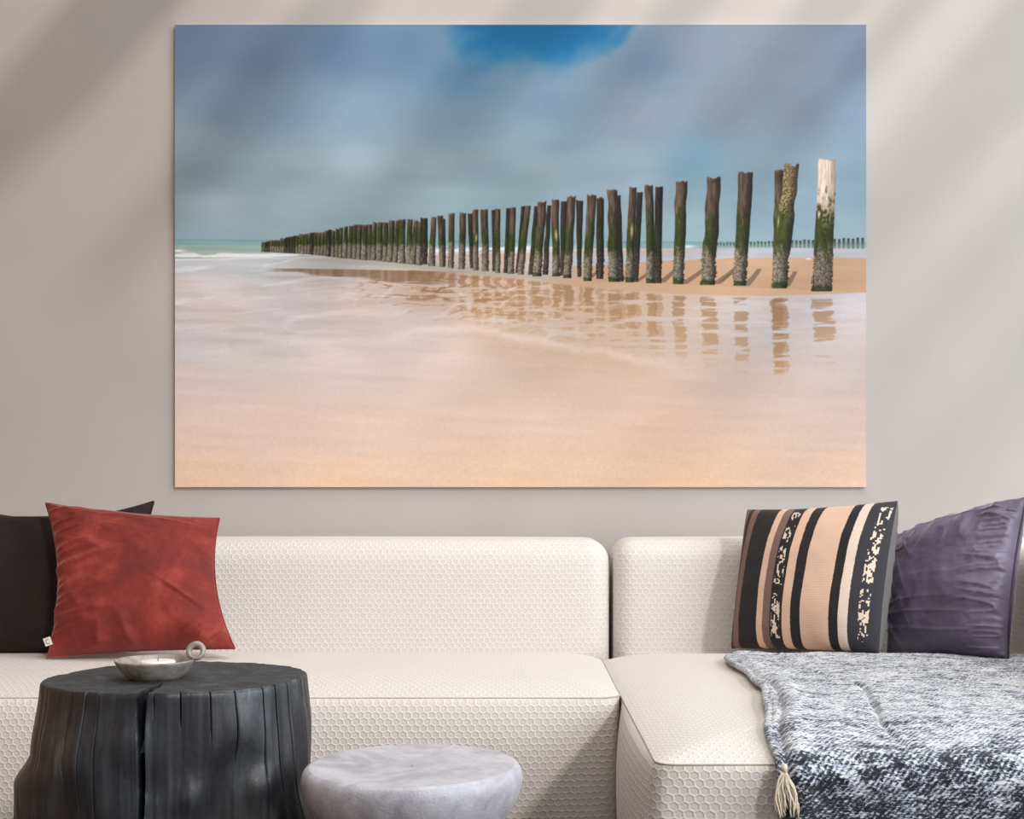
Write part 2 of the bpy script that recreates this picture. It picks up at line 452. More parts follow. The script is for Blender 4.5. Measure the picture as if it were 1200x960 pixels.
    # --- posts: (top left, top right, top y, bottom left, bottom right, bottom y, kind)  kind 0 lit, 1 shaded, 2 pale top
    posts = [(959.6, 980, 186.5, 951.5, 975, 341.6, 2), (908, 919, 199, 905, 916, 337, 0), (918.4, 936, 193.2, 904, 922, 338, 3), (865.6, 883, 201.6, 859, 874, 335, 0),
             (829, 845, 208, 821, 838, 334, 0), (792, 805.6, 212, 787.6, 800.6, 333, 0), (768, 777, 219, 766, 775, 332, 1), (755.7, 765.5, 217, 757.6, 767.5, 332, 0),
             (746.6, 753.6, 225, 742, 748, 330.5, 1), (737, 745.7, 219, 733, 743, 331, 0), (722, 727.5, 229, 724, 731, 330, 1), (712, 724, 222, 713, 726, 330.4, 0),
             (699, 707.6, 231.7, 698.5, 707.6, 327, 1), (688, 699, 228, 683, 693, 329.5, 0), (675, 683.6, 234.5, 676.6, 681, 324.6, 1), (657, 665.5, 236, 656.5, 661, 323, 1), (665, 675, 230, 660, 669.6, 326, 0),
             (646, 655, 234, 647, 656, 324, 0), (641, 645.8, 240.6, 635.5, 642.5, 322, 1), (626, 631, 242, 619, 625, 322, 1), (631, 641, 236, 624, 634, 324, 0),
             (611, 616, 242, 604, 608, 320, 1), (615, 622, 240.6, 606, 613.6, 322, 0), (593, 598, 244, 590, 595, 320, 1), (597, 604.5, 243, 595, 602.6, 321, 0), (576, 581, 246, 577, 581, 318, 1), (580, 586.4, 245, 580, 586.4, 320, 0),
             (563, 572, 245, 565, 573, 318, 0), (548, 554.5, 250, 551, 555, 314.5, 1), (554, 560.5, 246, 554, 560.7, 317, 0), (539, 546.6, 249, 537, 545, 315.5, 0), (526, 533, 250, 525, 532, 314.5, 0),
             (519, 522, 256.5, 518, 522.3, 312, 1), (512.5, 519.4, 253, 514.6, 521, 313, 0), (505, 511, 254, 502, 510, 312, 0), (493, 501.5, 255.5, 494, 501, 310, 1), (489.5, 495, 260, 488, 494.5, 311, 0),
             (485.5, 490, 258, 480, 487.5, 310, 0), (477, 483.5, 257, 475, 482.3, 309.6, 0), (468, 475.6, 257, 467, 475.3, 309, 0), (464, 468.5, 258, 460, 466.5, 308, 0), (456, 463, 258, 453, 460.5, 307.5, 0),
             (449, 455, 260.6, 448, 454, 307, 0), (443, 449, 260, 441, 448.7, 306, 0), (437, 442, 260.6, 434, 440.6, 305.4, 0), (431.5, 436.5, 263, 430, 435, 305.2, 0), (425, 432, 263.8, 423.5, 430.5, 305, 0),
             (419, 424.5, 263, 417.5, 423.5, 304.3, 0), (414.5, 419, 263.3, 412.5, 418, 304, 0), (409, 414, 265, 407, 413, 303.2, 0), (403.5, 408, 265.5, 401.5, 407.5, 303, 0)]
    rg = random.Random(3)
    x = 400.0
    while x > 306.5:
        wd = 4.6 - (400 - x) / 95.0 * 2.2
        tp = np.interp(x, [306, 324, 340, 350, 363, 380, 391, 402], [283.5, 281, 277.3, 275, 273, 271, 269.8, 266]) + rg.uniform(-0.9, 0.9)
        bt = np.interp(x, [306, 340, 360, 380, 402], [295.2, 297, 298.2, 300, 303])
        posts.append((x - wd / 2, x + wd / 2, tp, x - wd / 2 - 1, x + wd / 2 - 1, bt, 0 if rg.random() < 0.75 else 1)); x -= wd * 0.98
    # shadows thrown on the sand bar, to the right and back
    for (xa, ya, xe, ye, wd) in [(800, 333, 826, 314, 9), (838, 333, 861, 315, 10), (874, 335, 890, 315, 8), (921, 336, 932, 318, 7), (745, 330, 768, 314, 7), (775, 331, 792, 315, 8), (727, 329, 748, 313, 6), (690, 327, 706, 312, 5), (845, 330, 864, 312, 4)]:
        tt = np.clip((Y - ye) / (ya - ye), 0, 1); xc = xe + (xa - xe) * tt ** 1.15
        a = sm(0.9, -0.9, np.abs(X - xc) - wd * 0.58 * (0.6 + 0.4 * tt)) * sm(-0.6, 0.6, Y - ye) * sm(0.6, -0.6, Y - ya) * 0.72
        img = img * (1 - a[..., None]) + np.array((112, 88, 76)) * a[..., None]

    # --- reflections on the wet sand
    rip = fbm(X / 46.0 + Y / 30.0, Y / 3.6, 3, 71)
    for (tl, tr, tp, bl_, br, bt, kd) in posts:
        c0 = (bl_ + br) / 2; wd = max(br - bl_, 4.0)
        if c0 < 480: continue
        start = np.interp(c0, [480, 600, 700, 800, 900, 960], [316, 326, 338, 347, 349, 350])
        end = np.interp(c0, [480, 560, 640, 760, 860, 920, 965], [352, 392, 405, 432, 452, 476, 444])
        lean = (c0 - (tl + tr) / 2)
        q = np.clip((Y - start) / (end - start), 0, 1)
        xc = c0 - lean * 0.0 + q * 3.0 + (fbm(X * 0 + c0, Y / 5.0, 2, 73) - 0.5) * 5 + (rip - 0.5) * 9
        band = sm(0.40, 0.52, rip * 0.75 + 0.25 * vnoise(X * 0 + c0 * 3.1, Y / 6.0, 79) + 0.10 * (1 - q) - 0.12 * q)
        a = sm(1.1, -1.1, np.abs(X - xc) - wd * 0.52) * sm(-1, 2, Y - start) * sm(1.0, 0.55, q) * band * (0.66 - 0.22 * q)
        if kd == 1: a *= 0.6
        c = np.array((150, 108, 70)) * (1 - q[..., None]) + np.array((196, 148, 96)) * q[..., None]
        img = img * (1 - a[..., None]) + c * a[..., None]
    # bright sky between the reflections
    gap = np.interp(X, [500, 520, 620, 700, 800, 900, 1015], [0, 0.3, 0.3, 0.35, 0.5, 0.5, 0.5]) * sm(0.5, 0.7, 1 - rip) * sm(1, 6, Y - np.interp(X, [500, 700, 900, 1015], [318, 338, 347, 345])) * sm(430, 360, Y)
    img = img * (1 - gap[..., None] * 0.6) + np.array((222, 218, 222)) * gap[..., None] * 0.6
    # long dark reflection on the left and the rippled net beside it
    y0 = np.interp(X, [300, 420, 520], [314, 316, 318]); y1 = np.interp(X, [300, 340, 430, 520], [316.2, 319, 325, 332])
    a = sm(-0.7, 0.7, Y - y0) * sm(1.5, -1.5, Y - y1 + (rip - 0.5) * 10) * sm(300, 345, X) * sm(560, 480, X) * (0.55 + 0.3 * vnoise(X / 4.0, Y * 0, 83))
    img = img * (1 - a[..., None]) + np.array((126, 94, 70)) * a[..., None]
    net = ridge((X + Y * 1.5) / 26.0, (Y - X * 0.05) / 5.5, 2, 89)
    m = sm(0.60, 0.74, net) * sm(400, 455, X) * sm(650, 560, X) * sm(322, 327, Y) * sm(392, 350, Y - (X - 560) * 0.16) * 0.78
    img = img * (1 - m[..., None]) + np.array((156, 114, 76)) * m[..., None]
    m = sm(0.66, 0.8, ridge((X + Y) / 30.0, (Y - X * 0.1) / 9.0, 2, 97)) * sm(420, 460, X) * sm(800, 640, X) * sm(330, 340, Y) * sm(420, 380, Y - (X - 560) * 0.2) * 0.5
    img = img * (1 - m[..., None]) + np.array((226, 214, 206)) * m[..., None]

    # --- draw the posts, far ones first
    posts.sort(key=lambda p: (p[6] != 1, p[5]))
    for n, (tl, tr, tp, bl_, br, bt, kd) in enumerate(posts):
        h = bt - tp; big = np.clip((br - bl_) / 16.0, 0.25, 1.2)
        sel = (X[0] > min(tl, bl_) - 4) & (X[0] < max(tr, br) + 4); i0, i1 = np.where(sel)[0][[0, -1]]
        j0, j1 = np.searchsorted(ys, tp - 4), np.searchsorted(ys, bt + 4)
        x_ = X[j0:j1, i0:i1 + 1]; y_ = Y[j0:j1, i0:i1 + 1]
        t = np.clip((y_ - tp) / h, 0, 1)
        wob = (vnoise(y_ * 0 + n * 7.3, y_ / 16.0, 101) - 0.5) * 2.4 * big
        rag = (vnoise(x_ / 3.0, y_ / 2.0, 103 + n) - 0.5) * 2.6 * sm(0.68, 0.8, t) * big
        xl = tl + (bl_ - tl) * t + wob - rag; xr = tr + (br - tr) * t + wob * 0.8 + rag
        topy = tp + (vnoise(x_ / 3.2, y_ * 0, 107 + n) - 0.5) * 3.2 * big + (0.25 * (x_ - xl) if n % 3 == 0 else 0) * 0.3
        a = sm(-0.55, 0.55, x_ - xl) * sm(0.55, -0.55, x_ - xr) * sm(-0.6, 0.6, y_ - topy) * sm(0.6, -0.6, y_ - bt)
        u = np.clip((x_ - xl) / np.maximum(xr - xl, 1), 0, 1)
        gr = fbm(x_ / 1.7, y_ / 13.0, 3, 109 + n) - 0.5; sp = vnoise(x_ / 1.3, y_ / 1.3, 113 + n) - 0.5
        wood = np.array({0: (82, 65, 53), 1: (46, 36, 30), 2: (206, 186, 170), 3: (104, 88, 62)}[kd], float) + (gr * (70 if kd != 1 else 26))[..., None]
        moss = np.array((52, 60, 18) if kd != 1 else (36, 38, 14), float) + (gr * 34 + sp * 16)[..., None] * np.array((1, 1, 0.5))
        barn = np.array((112, 101, 86) if kd != 1 else (58, 50, 42), float) + (sp * 78 * min(1, big + 0.2) + gr * 20)[..., None]
        g1 = {0: 0.36, 1: 0.25, 2: 0.34, 3: 0.28}[kd] + 0.10 * (((n * 37) % 10) / 10 - 0.5) - (0.2 if h < 55 else 0)
        edge = (fbm(x_ / 4.0, y_ / 9.0, 3, 127 + n) - 0.5) * 0.36
        mg = sm(g1 - 0.08, g1 + 0.08, t + edge)
        b0 = 0.64 if bt > 318 else 0.5
        mb = sm(b0, b0 + 0.12, t + edge * 0.6)
        c = wood * (1 - mg[..., None]) + moss * mg[..., None]
        if kd == 2:
            sc = sm(0.5, 0.62, vnoise(x_ / 1.6, y_ / 2.2, 131)) * sm(0.62, 0.3, t) * sm(0.25, 0.35, t) * sm(0.2, 0.45, u)
            c = c * (1 - sc[..., None]) + np.array((178, 158, 130)) * sc[..., None]
        if kd == 3:
            sc = sm(0.55, 0.68, vnoise(x_ / 1.5, y_ / 1.6, 137)) * sm(0.55, 0.2, t)
            c = c * (1 - sc[..., None]) + np.array((150, 126, 92)) * sc[..., None]
        c = c * (1 - mb[..., None]) + barn * mb[..., None]
        if bt > 323 and kd != 1:
            mt = sm(0.945, 0.965, t + edge * 0.1); c = c * (1 - mt[..., None]) + (np.array((52, 60, 26)) + (sp * 40)[..., None]) * mt[..., None]
        shade = 1.16 - 0.74 * sm(0.35, 1.0, u) if kd != 2 else 1.06 - 0.34 * sm(0.55, 1.0, u)
        c = c * shade[..., None]
        if kd == 0 and n % 5 == 1 and bt > 316:
            sp_ = np.exp(-(((u - 0.6) / 0.16) ** 2 + ((t - 0.46) / 0.07) ** 2)); c = c * (1 - sp_[..., None]) + np.array((206, 178, 128)) * sp_[..., None]
        ti = np.exp(-((y_ - topy) / 1.2) ** 2) * (0.5 if kd != 1 else 0.2)
        c = c * (1 - ti[..., None]) + np.array((150, 124, 104)) * ti[..., None]
        sub = img[j0:j1, i0:i1 + 1]
        img[j0:j1, i0:i1 + 1] = sub * (1 - a[..., None]) + c * a[..., None]
    # split down the left of the nearest post
    a = sm(0.8, 0.2, np.abs(X - 953.4)) * sm(318, 324, Y) * sm(341.5, 340.5, Y); img = img * (1 - a[..., None] * 0.7)

    img += ((vnoise(X / 1.4, Y / 1.4, 201) - 0.5) * 3)[..., None]
    img = np.clip(img, 3, 250)
    return X, Y, img

PRINT_GAIN = 0.885
YA = 3.937
def make_print():
    X, Y, img = build_print()
    nv, nu = X.shape
    o = P(610, 571, YA)
    root = empty('canvas_print', (0, YA, float(o[2])), 'large beach photograph print with a row of mossy wooden posts, hung above the sofa', 'wall art')
    wx = (X - 600) * YA / FPX; wz = CAMZ - (Y - HZN) * YA / FPX
    V = np.stack([wx.ravel(), np.full(wx.size, YA - 0.0004), wz.ravel()], 1)
    t = NT('beach_print'); a = t.n('ShaderNodeVertexColor', layer_name='print')
    g = t.noise(t.co(), 900, 2)
    mat = t.out(a.outputs[0], 0.62, t.bump(g, 0.08, 0.0005), Specular_IOR_Level=0.25)
    pr = mesh_obj('print', V, grid_faces(nu, nv, flip=True), mat, smooth=False, col=s2l(img).reshape(-1, 3) * PRINT_GAIN)
    x0, x1 = (205 - 600) * YA / FPX, (1015 - 600) * YA / FPX
    z1, z0 = CAMZ - (29 - HZN) * YA / FPX, CAMZ - (571 - HZN) * YA / FPX
    g = boxgeo(x0, x1, YA, YW - 0.0005, z0, z1)
    bd = mesh_obj('stretched_canvas', g[0], g[1], M['canvas_side'], smooth=False)
    under(root, pr, bd)
make_print()

# ------------------------------------------------------------------ sofa
def rounded_block(name, x0, x1, y0, y1, z0, z1, r, mat, bulge=(0, 0, 0), seg=6, n=(40, 10, 14)):
    """box with rounded edges, made from a gridded cube; bulge pushes the middle of each pair of faces outward"""
    hx, hy, hz = (x1 - x0) / 2, (y1 - y0) / 2, (z1 - z0) / 2
    c = np.array(((x0 + x1) / 2, (y0 + y1) / 2, (z0 + z1) / 2)); H = np.array((hx, hy, hz))
    def axis(h, m):
        e = [-(h - r) - r * math.sin(math.pi / 2 * (1 - k / seg)) for k in range(seg)]
        mid = np.linspace(-(h - r), h - r, m)
        return np.array(e + list(mid) + [-v for v in e[::-1]])
    A = [axis(h, m) for h, m in zip(H, n)]
    key = {}; V = []; F = []
    def vid(p):
        k = tuple(np.round(p, 6))
        if k not in key: key[k] = len(V); V.append(p)
        return key[k]
    for ax in range(3):
        u, v = (ax + 1) % 3, (ax + 2) % 3
        for s in (-1, 1):
            ids = []
            for a in A[u]:
                row = []
                for b in A[v]:
                    p = np.zeros(3); p[ax] = s * H[ax]; p[u] = a; p[v] = b
                    q = np.clip(p, -(H - r), H - r); d = p - q; l = np.linalg.norm(d)
                    p = q + d / l * r if l > 1e-9 else p
                    row.append(vid(p))
                ids.append(row)
            for i in range(len(ids) - 1):
                for j in range(len(ids[0]) - 1):
                    f = (ids[i][j], ids[i + 1][j], ids[i + 1][j + 1], ids[i][j + 1])
                    F.append(f if s > 0 else f[::-1])
    V = np.array(V)
    N = V / H
    for ax in range(3):
        u, v = (ax + 1) % 3, (ax + 2) % 3
        wgt = np.clip(1 - N[:, u] ** 2, 0, 1) * np.clip(1 - N[:, v] ** 2, 0, 1)
        V[:, ax] += np.sign(N[:, ax]) * np.abs(N[:, ax]) ** 3 * bulge[ax] * np.sqrt(wgt)
    o = mesh_obj(name, V + c, F, mat, smooth=True); box_uv(o)
    return o

def outline(x0, x1, y0, y1, rad, step=0.025):
    """closed plan outline, counter-clockwise from the front left; returns points and outward normals"""
    pts = []; nor = []
    def line(a, b, nrm):
        m = max(2, int(np.linalg.norm(np.array(b) - np.array(a)) / step))
        for k in range(m): 
            q = k / m; pts.append((a[0] + (b[0] - a[0]) * q, a[1] + (b[1] - a[1]) * q)); nor.append(nrm)
    def arc(cx, cy, r, a0):
        for k in range(6):
            a = a0 + math.pi / 2 * k / 6; pts.append((cx + r * math.cos(a), cy + r * math.sin(a))); nor.append((math.cos(a), math.sin(a)))
    rfl, rfr, rb = rad
    line((x0 + rfl, y0), (x1 - rfr, y0), (0, -1)); arc(x1 - rfr, y0 + rfr, rfr, -math.pi / 2)
    line((x1, y0 + rfr), (x1, y1 - rb), (1, 0)); arc(x1 - rb, y1 - rb, rb, 0)
    line((x1 - rb, y1), (x0 + rb, y1), (0, 1)); arc(x0 + rb, y1 - rb, rb, math.pi / 2)
    line((x0, y1 - rb), (x0, y0 + rfl), (-1, 0)); arc(x0 + rfl, y0 + rfl, rfl, math.pi)
    k = int(np.argmax(np.array(pts)[:, 1] + 0.001 * np.array(pts)[:, 0]))      # start on the hidden back edge
    return np.roll(np.array(pts), -k, 0), np.roll(np.array(nor), -k, 0)

def seat_parts(x0, x1, y0, y1, rad, zs, crown, bulge_fn, edge_drop=0.0):
    """top panel, skirt and the seam between them"""
    pt, nr = outline(x0, x1, y0, y1, rad)
    m = len(pt)
    # skirt
    T = np.concatenate([[0, 0.012, 0.03, 0.06], np.linspace(0.1, 1, 22)])
    V = []; UV = []
    al = np.concatenate([[0], np.cumsum(np.linalg.norm(np.diff(np.vstack([pt, pt[:1]]), axis=0), axis=1))])[:m]
    for t in T:
        off = np.array([bulge_fn(p[0], p[1], n_, t) for p, n_ in zip(pt, nr)])
        q = pt + nr * off[:, None]
        V.append(np.column_stack([q, np.full(m, zs * (1 - t))])); UV.append(np.column_stack([al, np.full(m, zs * (1 - t))]))
    sk = mesh_obj('skirt', np.vstack(V), grid_faces(m, len(T), True, True), M['sofa'], uv=np.vstack(UV))
    # top panel: rings shrinking to a medial segment, each ring lifted by the crown
    R = np.concatenate([[0, 0.008, 0.02, 0.04, 0.07], np.linspace(0.11, 1, 26)])
    V = []; cx, cy = (x0 + x1) / 2, (y0 + y1) / 2
    hx, hy = (x1 - x0) / 2, (y1 - y0) / 2; mn = min(hx, hy)
    for q in R:
        c = np.column_stack([np.clip(pt[:, 0], x0 + mn, x1 - mn) if hx > mn else np.full(m, cx), np.clip(pt[:, 1], y0 + mn, y1 - mn) if hy > mn else np.full(m, cy)])
        p = pt * (1 - q) + c * q
        d = q * mn
        z = zs + crown * (1 - np.exp(-d / 0.075)) * (1 - edge_drop) + crown * edge_drop * (1 - (1 - q) ** 2)
        V.append(np.column_stack([p, np.full(m, z)]))
    V = np.vstack(V)
    tp = mesh_obj('seat_top', V, grid_faces(m, len(R), True, False), M['sofa'], uv=V[:, :2])
    V_, F_ = tube([(p[0] + n_[0] * 0.0005, p[1] + n_[1] * 0.0005, zs) for p, n_ in zip(pt, nr)], 0.0016, 6, True)
    sm_ = mesh_obj('seam', V_, F_, M['sofa_seam'])
    return [tp, sk, sm_]

YB = 3.66
def left_bulge(x, y, n, t):
    v = math.sin(math.pi * min(1, t) ** 0.75) if t < 1 else 0
    if n[1] < -0.5: return 0.035 * max(0, v) ** 0.7 * min(1, max(0, (0.24 - x) / 0.25)) ** 0.5
    return 0.0
sofa = empty('sofa_module', (-0.75, 3.4, 0), 'long cream honeycomb textured sofa section on the left, behind the stump', 'sofa', 'cream modular sofa')
seat_l = seat_parts(-1.78, 0.236, 2.945, YB, (0.05, 0.05, 0.07), 0.403, 0.038, left_bulge, 0.30)
back_l = rounded_block('backrest', -1.78, 0.264, YB, 3.905, 0.02, 0.716, 0.062, M['sofa'], (0.0, 0.012, 0.004))
under(sofa, *seat_l, back_l)

def ch_bulge(x, y, n, t):
    v = max(0, math.sin(math.pi * min(1, t) ** 0.7)) ** 0.6
    if n[0] < -0.5:
        q = (y - 2.25) / 0.72
        return 0.034 * v * (max(0, math.sin(math.pi * q)) ** 0.6 if 0 < q < 1 else 0)
    if n[1] < -0.5:
        return 0.014 * v * min(1, abs(x - 0.232) / 0.15)
    return 0.0
chaise = empty('chaise_module', (0.75, 2.95, 0), 'cream chaise section on the right with corner armrest, carrying the grey throw', 'sofa', 'cream modular sofa')
seat_r = seat_parts(0.240, 1.268, 2.265, YB, (0.03, 0.03, 0.07), 0.398, 0.042, ch_bulge, 0.30)
back_r = rounded_block('backrest', 0.275, 1.50, YB, 3.905, 0.02, 0.716, 0.055, M['sofa'], (0.0, 0.012, 0.004), n=(30, 10, 14))
arm_r = rounded_block('armrest', 1.275, 1.50, 2.35, YB - 0.005, 0.0, 0.70, 0.06, M['sofa'], (0.004, 0, 0.004), n=(10, 30, 14))
under(chaise, *seat_r, back_r, arm_r)

# ------------------------------------------------------------------ cushions
def velvet(name, base, sheen, srough=0.35, rough=0.75, patch=0.25, bump=0.25, sheen_w=0.8, scale=6):
    t = NT(name); c = t.co()
    f = t.noise(c, scale, 4, 0.6, 0.6); g = t.noise(c, 420, 2)
    lo = tuple(x * (1 - patch) for x in base[:3]) + (1,); hi = tuple(min(1, x * (1 + patch)) for x in base[:3]) + (1,)
    return t.out(t.ramp(f, [(0.3, lo), (0.7, hi)]), rough, t.bump(g, bump, 0.0008), Sheen_Weight=sheen_w, Sheen_Roughness=srough, Sheen_Tint=sheen)

def cushion(corners, T, bow, wr_front, wr_back=None, n=110, back_k=0.8, front_mat=None, back_mat=None, pw=0.42, plump_v=0.0, corner_pull=0.0):
    """corners BL, BR, TR, TL (3D).  Two puffed panels that meet in the edge seam.  wr(u,v) -> displacement, u,v in -1..1"""
    BL, BR, TR, TL = [np.array(c, float) for c in corners]
    s = np.sin(np.linspace(-math.pi / 2, math.pi / 2, n)); 
    s = 0.55 * s + 0.45 * np.linspace(-1, 1, n)
    U, V = np.meshgrid(s, s)
    b = bow if hasattr(bow, '__len__') else (bow,) * 4          # left, right, bottom, top
    bu = np.where(U < 0, b[0], b[1]) * (1 - V ** 2); bv = np.where(V < 0, b[2], b[3]) * (1 - U ** 2)
    u = U * (1 - bu * np.abs(U) ** 1.5); v = V * (1 - bv * np.abs(V) ** 1.5)
    a = ((u + 1) / 2)[..., None]; c = ((v + 1) / 2)[..., None]
    B = (BL * (1 - a) + BR * a) * (1 - c) + (TL * (1 - a) + TR * a) * c
    nrm = np.cross(BR - BL, TL - BL); nrm /= np.linalg.norm(nrm)
    if nrm[1] > 0: nrm = -nrm
    prof = (np.clip(1 - np.abs(U) ** 2.2, 0, 1) * np.clip(1 - np.abs(V) ** 2.2, 0, 1)) ** pw * (1 - plump_v * V)
    mask = np.clip(prof * 3, 0, 1)
    # both panels leave the seam slightly, so the wrinkles reach right to it
    f = B + nrm * (T * prof + wr_front(U, V) * mask)[..., None]
    bk = B - nrm * (T * back_k * prof + (wr_back or (lambda p, q: 0 * p))(U, V) * mask)[..., None]
    uv = np.column_stack([((U + 1) / 2).ravel(), ((V + 1) / 2).ravel()])
    fo = mesh_obj('front_panel', f.reshape(-1, 3), grid_faces(n, n), front_mat, uv=uv)
    bo = mesh_obj('back_panel', bk.reshape(-1, 3), grid_faces(n, n, flip=True), back_mat or front_mat, uv=uv)
    ring = [B[0, i] for i in range(n)] + [B[j, -1] for j in range(1, n)] + [B[-1, i] for i in range(n - 2, -1, -1)] + [B[j, 0] for j in range(n - 2, 0, -1)]
    return fo, bo, ring, nrm

# red velvet
def red_velvet():
    t = NT('rust_red_velvet'); c = t.co()
    f = t.noise(t.co('Object', (5, 5, 7)), 1.0, 5, 0.6, 0.3); g = t.noise(c, 420, 2); h = t.noise(c, 60, 4, 0.6)
    k = t.math('ADD', t.math('MULTIPLY', f, 0.85), t.math('MULTIPLY', h, 0.15))
    col = t.ramp(k, [(0.34, L(94, 22, 20)), (0.50, L(130, 38, 32)), (0.66, L(168, 68, 58))])
    return t.out(col, 0.8, t.bump(t.math('ADD', g, h), 0.3, 0.0012), Sheen_Weight=0.6, Sheen_Roughness=0.35, Sheen_Tint=(1.0, 0.6, 0.52, 1))
M['red'] = red_velvet()
M['white_tag'] = plain('white_woven_tag', L(228, 222, 214), 0.8, 0.03, 200)
M['tag_ink'] = plain('grey_tag_print', L(120, 112, 106), 0.8, 0.03, 200)
def red_wr(u, v):
    h = 0.016 * crease((u + 0.35 * v) * 1.2 + 4, (v - 0.30 * u) * 4.4, 5, 3) * sm(0.35, -0.9, u)
    h += 0.008 * crease((u + 0.35 * v) * 2.0 + 1, (v - 0.30 * u) * 9.0, 7, 3) * sm(0.1, -0.9, u)
    h += 0.012 * (fbm(u * 2.0, v * 2.0, 4, 9) - 0.5)
    h += 0.024 * crease((u + v) * 1.0 + 2.3, (u - v) * 4.2, 15, 4) * sm(0.35, 0.95, u) * sm(-0.2, -0.9, v)
    h += 0.018 * crease(u * 2.6 + 0.6 * v, v * 1.2 + u, 19, 4) * sm(-0.45, -0.95, v)
    h += 0.006 * crease(u * 1.5 + 2, v * 8.0 + u * 1.5, 29, 3) * sm(0.2, 0.9, v)
    h += 0.010 * np.exp(-((v + 0.25 + 0.8 * (u - 0.55)) / 0.035) ** 2 - ((u - 0.55) / 0.22) ** 2)
    return h - 0.008
cs = [P(56, 770, 3.30), P(275, 760, 3.30), P(257, 608, 3.46), P(54, 590, 3.45)]
red = empty('red_cushion', tuple(map(float, (cs[0] + cs[1]) / 2)), 'rust red velvet cushion with a small white tag, on the left of the sofa', 'cushion', 'sofa cushions')
fo, bo, ring, nrm = cushion(cs, 0.085, (0.13, 0.13, 0.03, 0.05), red_wr, lambda u, v: 0 * u, front_mat=M['red'])
V_, F_ = tube(ring, 0.0028, 6, True); pip = mesh_obj('edge_piping', V_, F_, M['red'])
tg0 = P(56, 752, 3.285)
def tagpt(a, b): return tg0 + np.array((a, 0.0, b))
ca, sa = math.cos(0.35), math.sin(0.35)
def rt(a, b): return (a * ca - b * sa, a * sa + b * ca)
q = [tagpt(*rt(-0.009, -0.010)), tagpt(*rt(0.009, -0.010)), tagpt(*rt(0.009, 0.010)), tagpt(*rt(-0.009, 0.010))]
Vt = q + [p + np.array((0, 0.0012, 0)) for p in q]
tag = mesh_obj('care_tag', Vt, [(0, 1, 2, 3), (7, 6, 5, 4), (0, 4, 5, 1), (1, 5, 6, 2), (2, 6, 7, 3), (3, 7, 4, 0)], M['white_tag'], smooth=False)
arcp = []
for k in range(13):
    a = math.radians(50 + 260 * k / 12); arcp.append(tagpt(*rt(0.0045 * math.cos(a), 0.0055 * math.sin(a))) + np.array((0, -0.0004, 0)))
V_, F_ = tube(arcp, 0.0008, 5); mark = mesh_obj('tag_letter', V_, F_, M['tag_ink'])
under(red, fo, bo, pip, tag, mark)
mark.parent = tag; tag.location = (0, 0, 0)

# dark brown velvet, behind it
M['brown'] = velvet('dark_brown_velvet', L(34, 21, 18), (0.8, 0.6, 0.5, 1), 0.4, 0.9, 0.55, sheen_w=0.10)
cs = [P(-95, 769, 3.45), P(160, 763, 3.47), P(180, 588, 3.585), P(-75, 582, 3.57)]
brown = empty('dark_cushion', tuple(map(float, (cs[0] + cs[1]) / 2)), 'dark brown velvet cushion half hidden behind the red one', 'cushion', 'sofa cushions')
def br_wr(u, v):
    h = 0.03 * crease(u * 1.8 + 1, v * 1.6 + u, 45, 3) * sm(0.3, 1, v) + 0.008 * (fbm(u * 3, v * 3, 3, 47) - 0.5)
    h += 0.014 * ridge((u + v) * 2, (u - v) * 3, 2, 49) * sm(-0.4, -1, v)
    return h - 0.006
fo, bo, ring, nrm = cushion(cs, 0.060, (0.04, 0.06, 0.02, 0.27), br_wr, front_mat=M['brown'])
V_, F_ = tube(ring, 0.003, 6, True); pip = mesh_obj('edge_piping', V_, F_, M['brown'])
under(brown, fo, bo, pip)

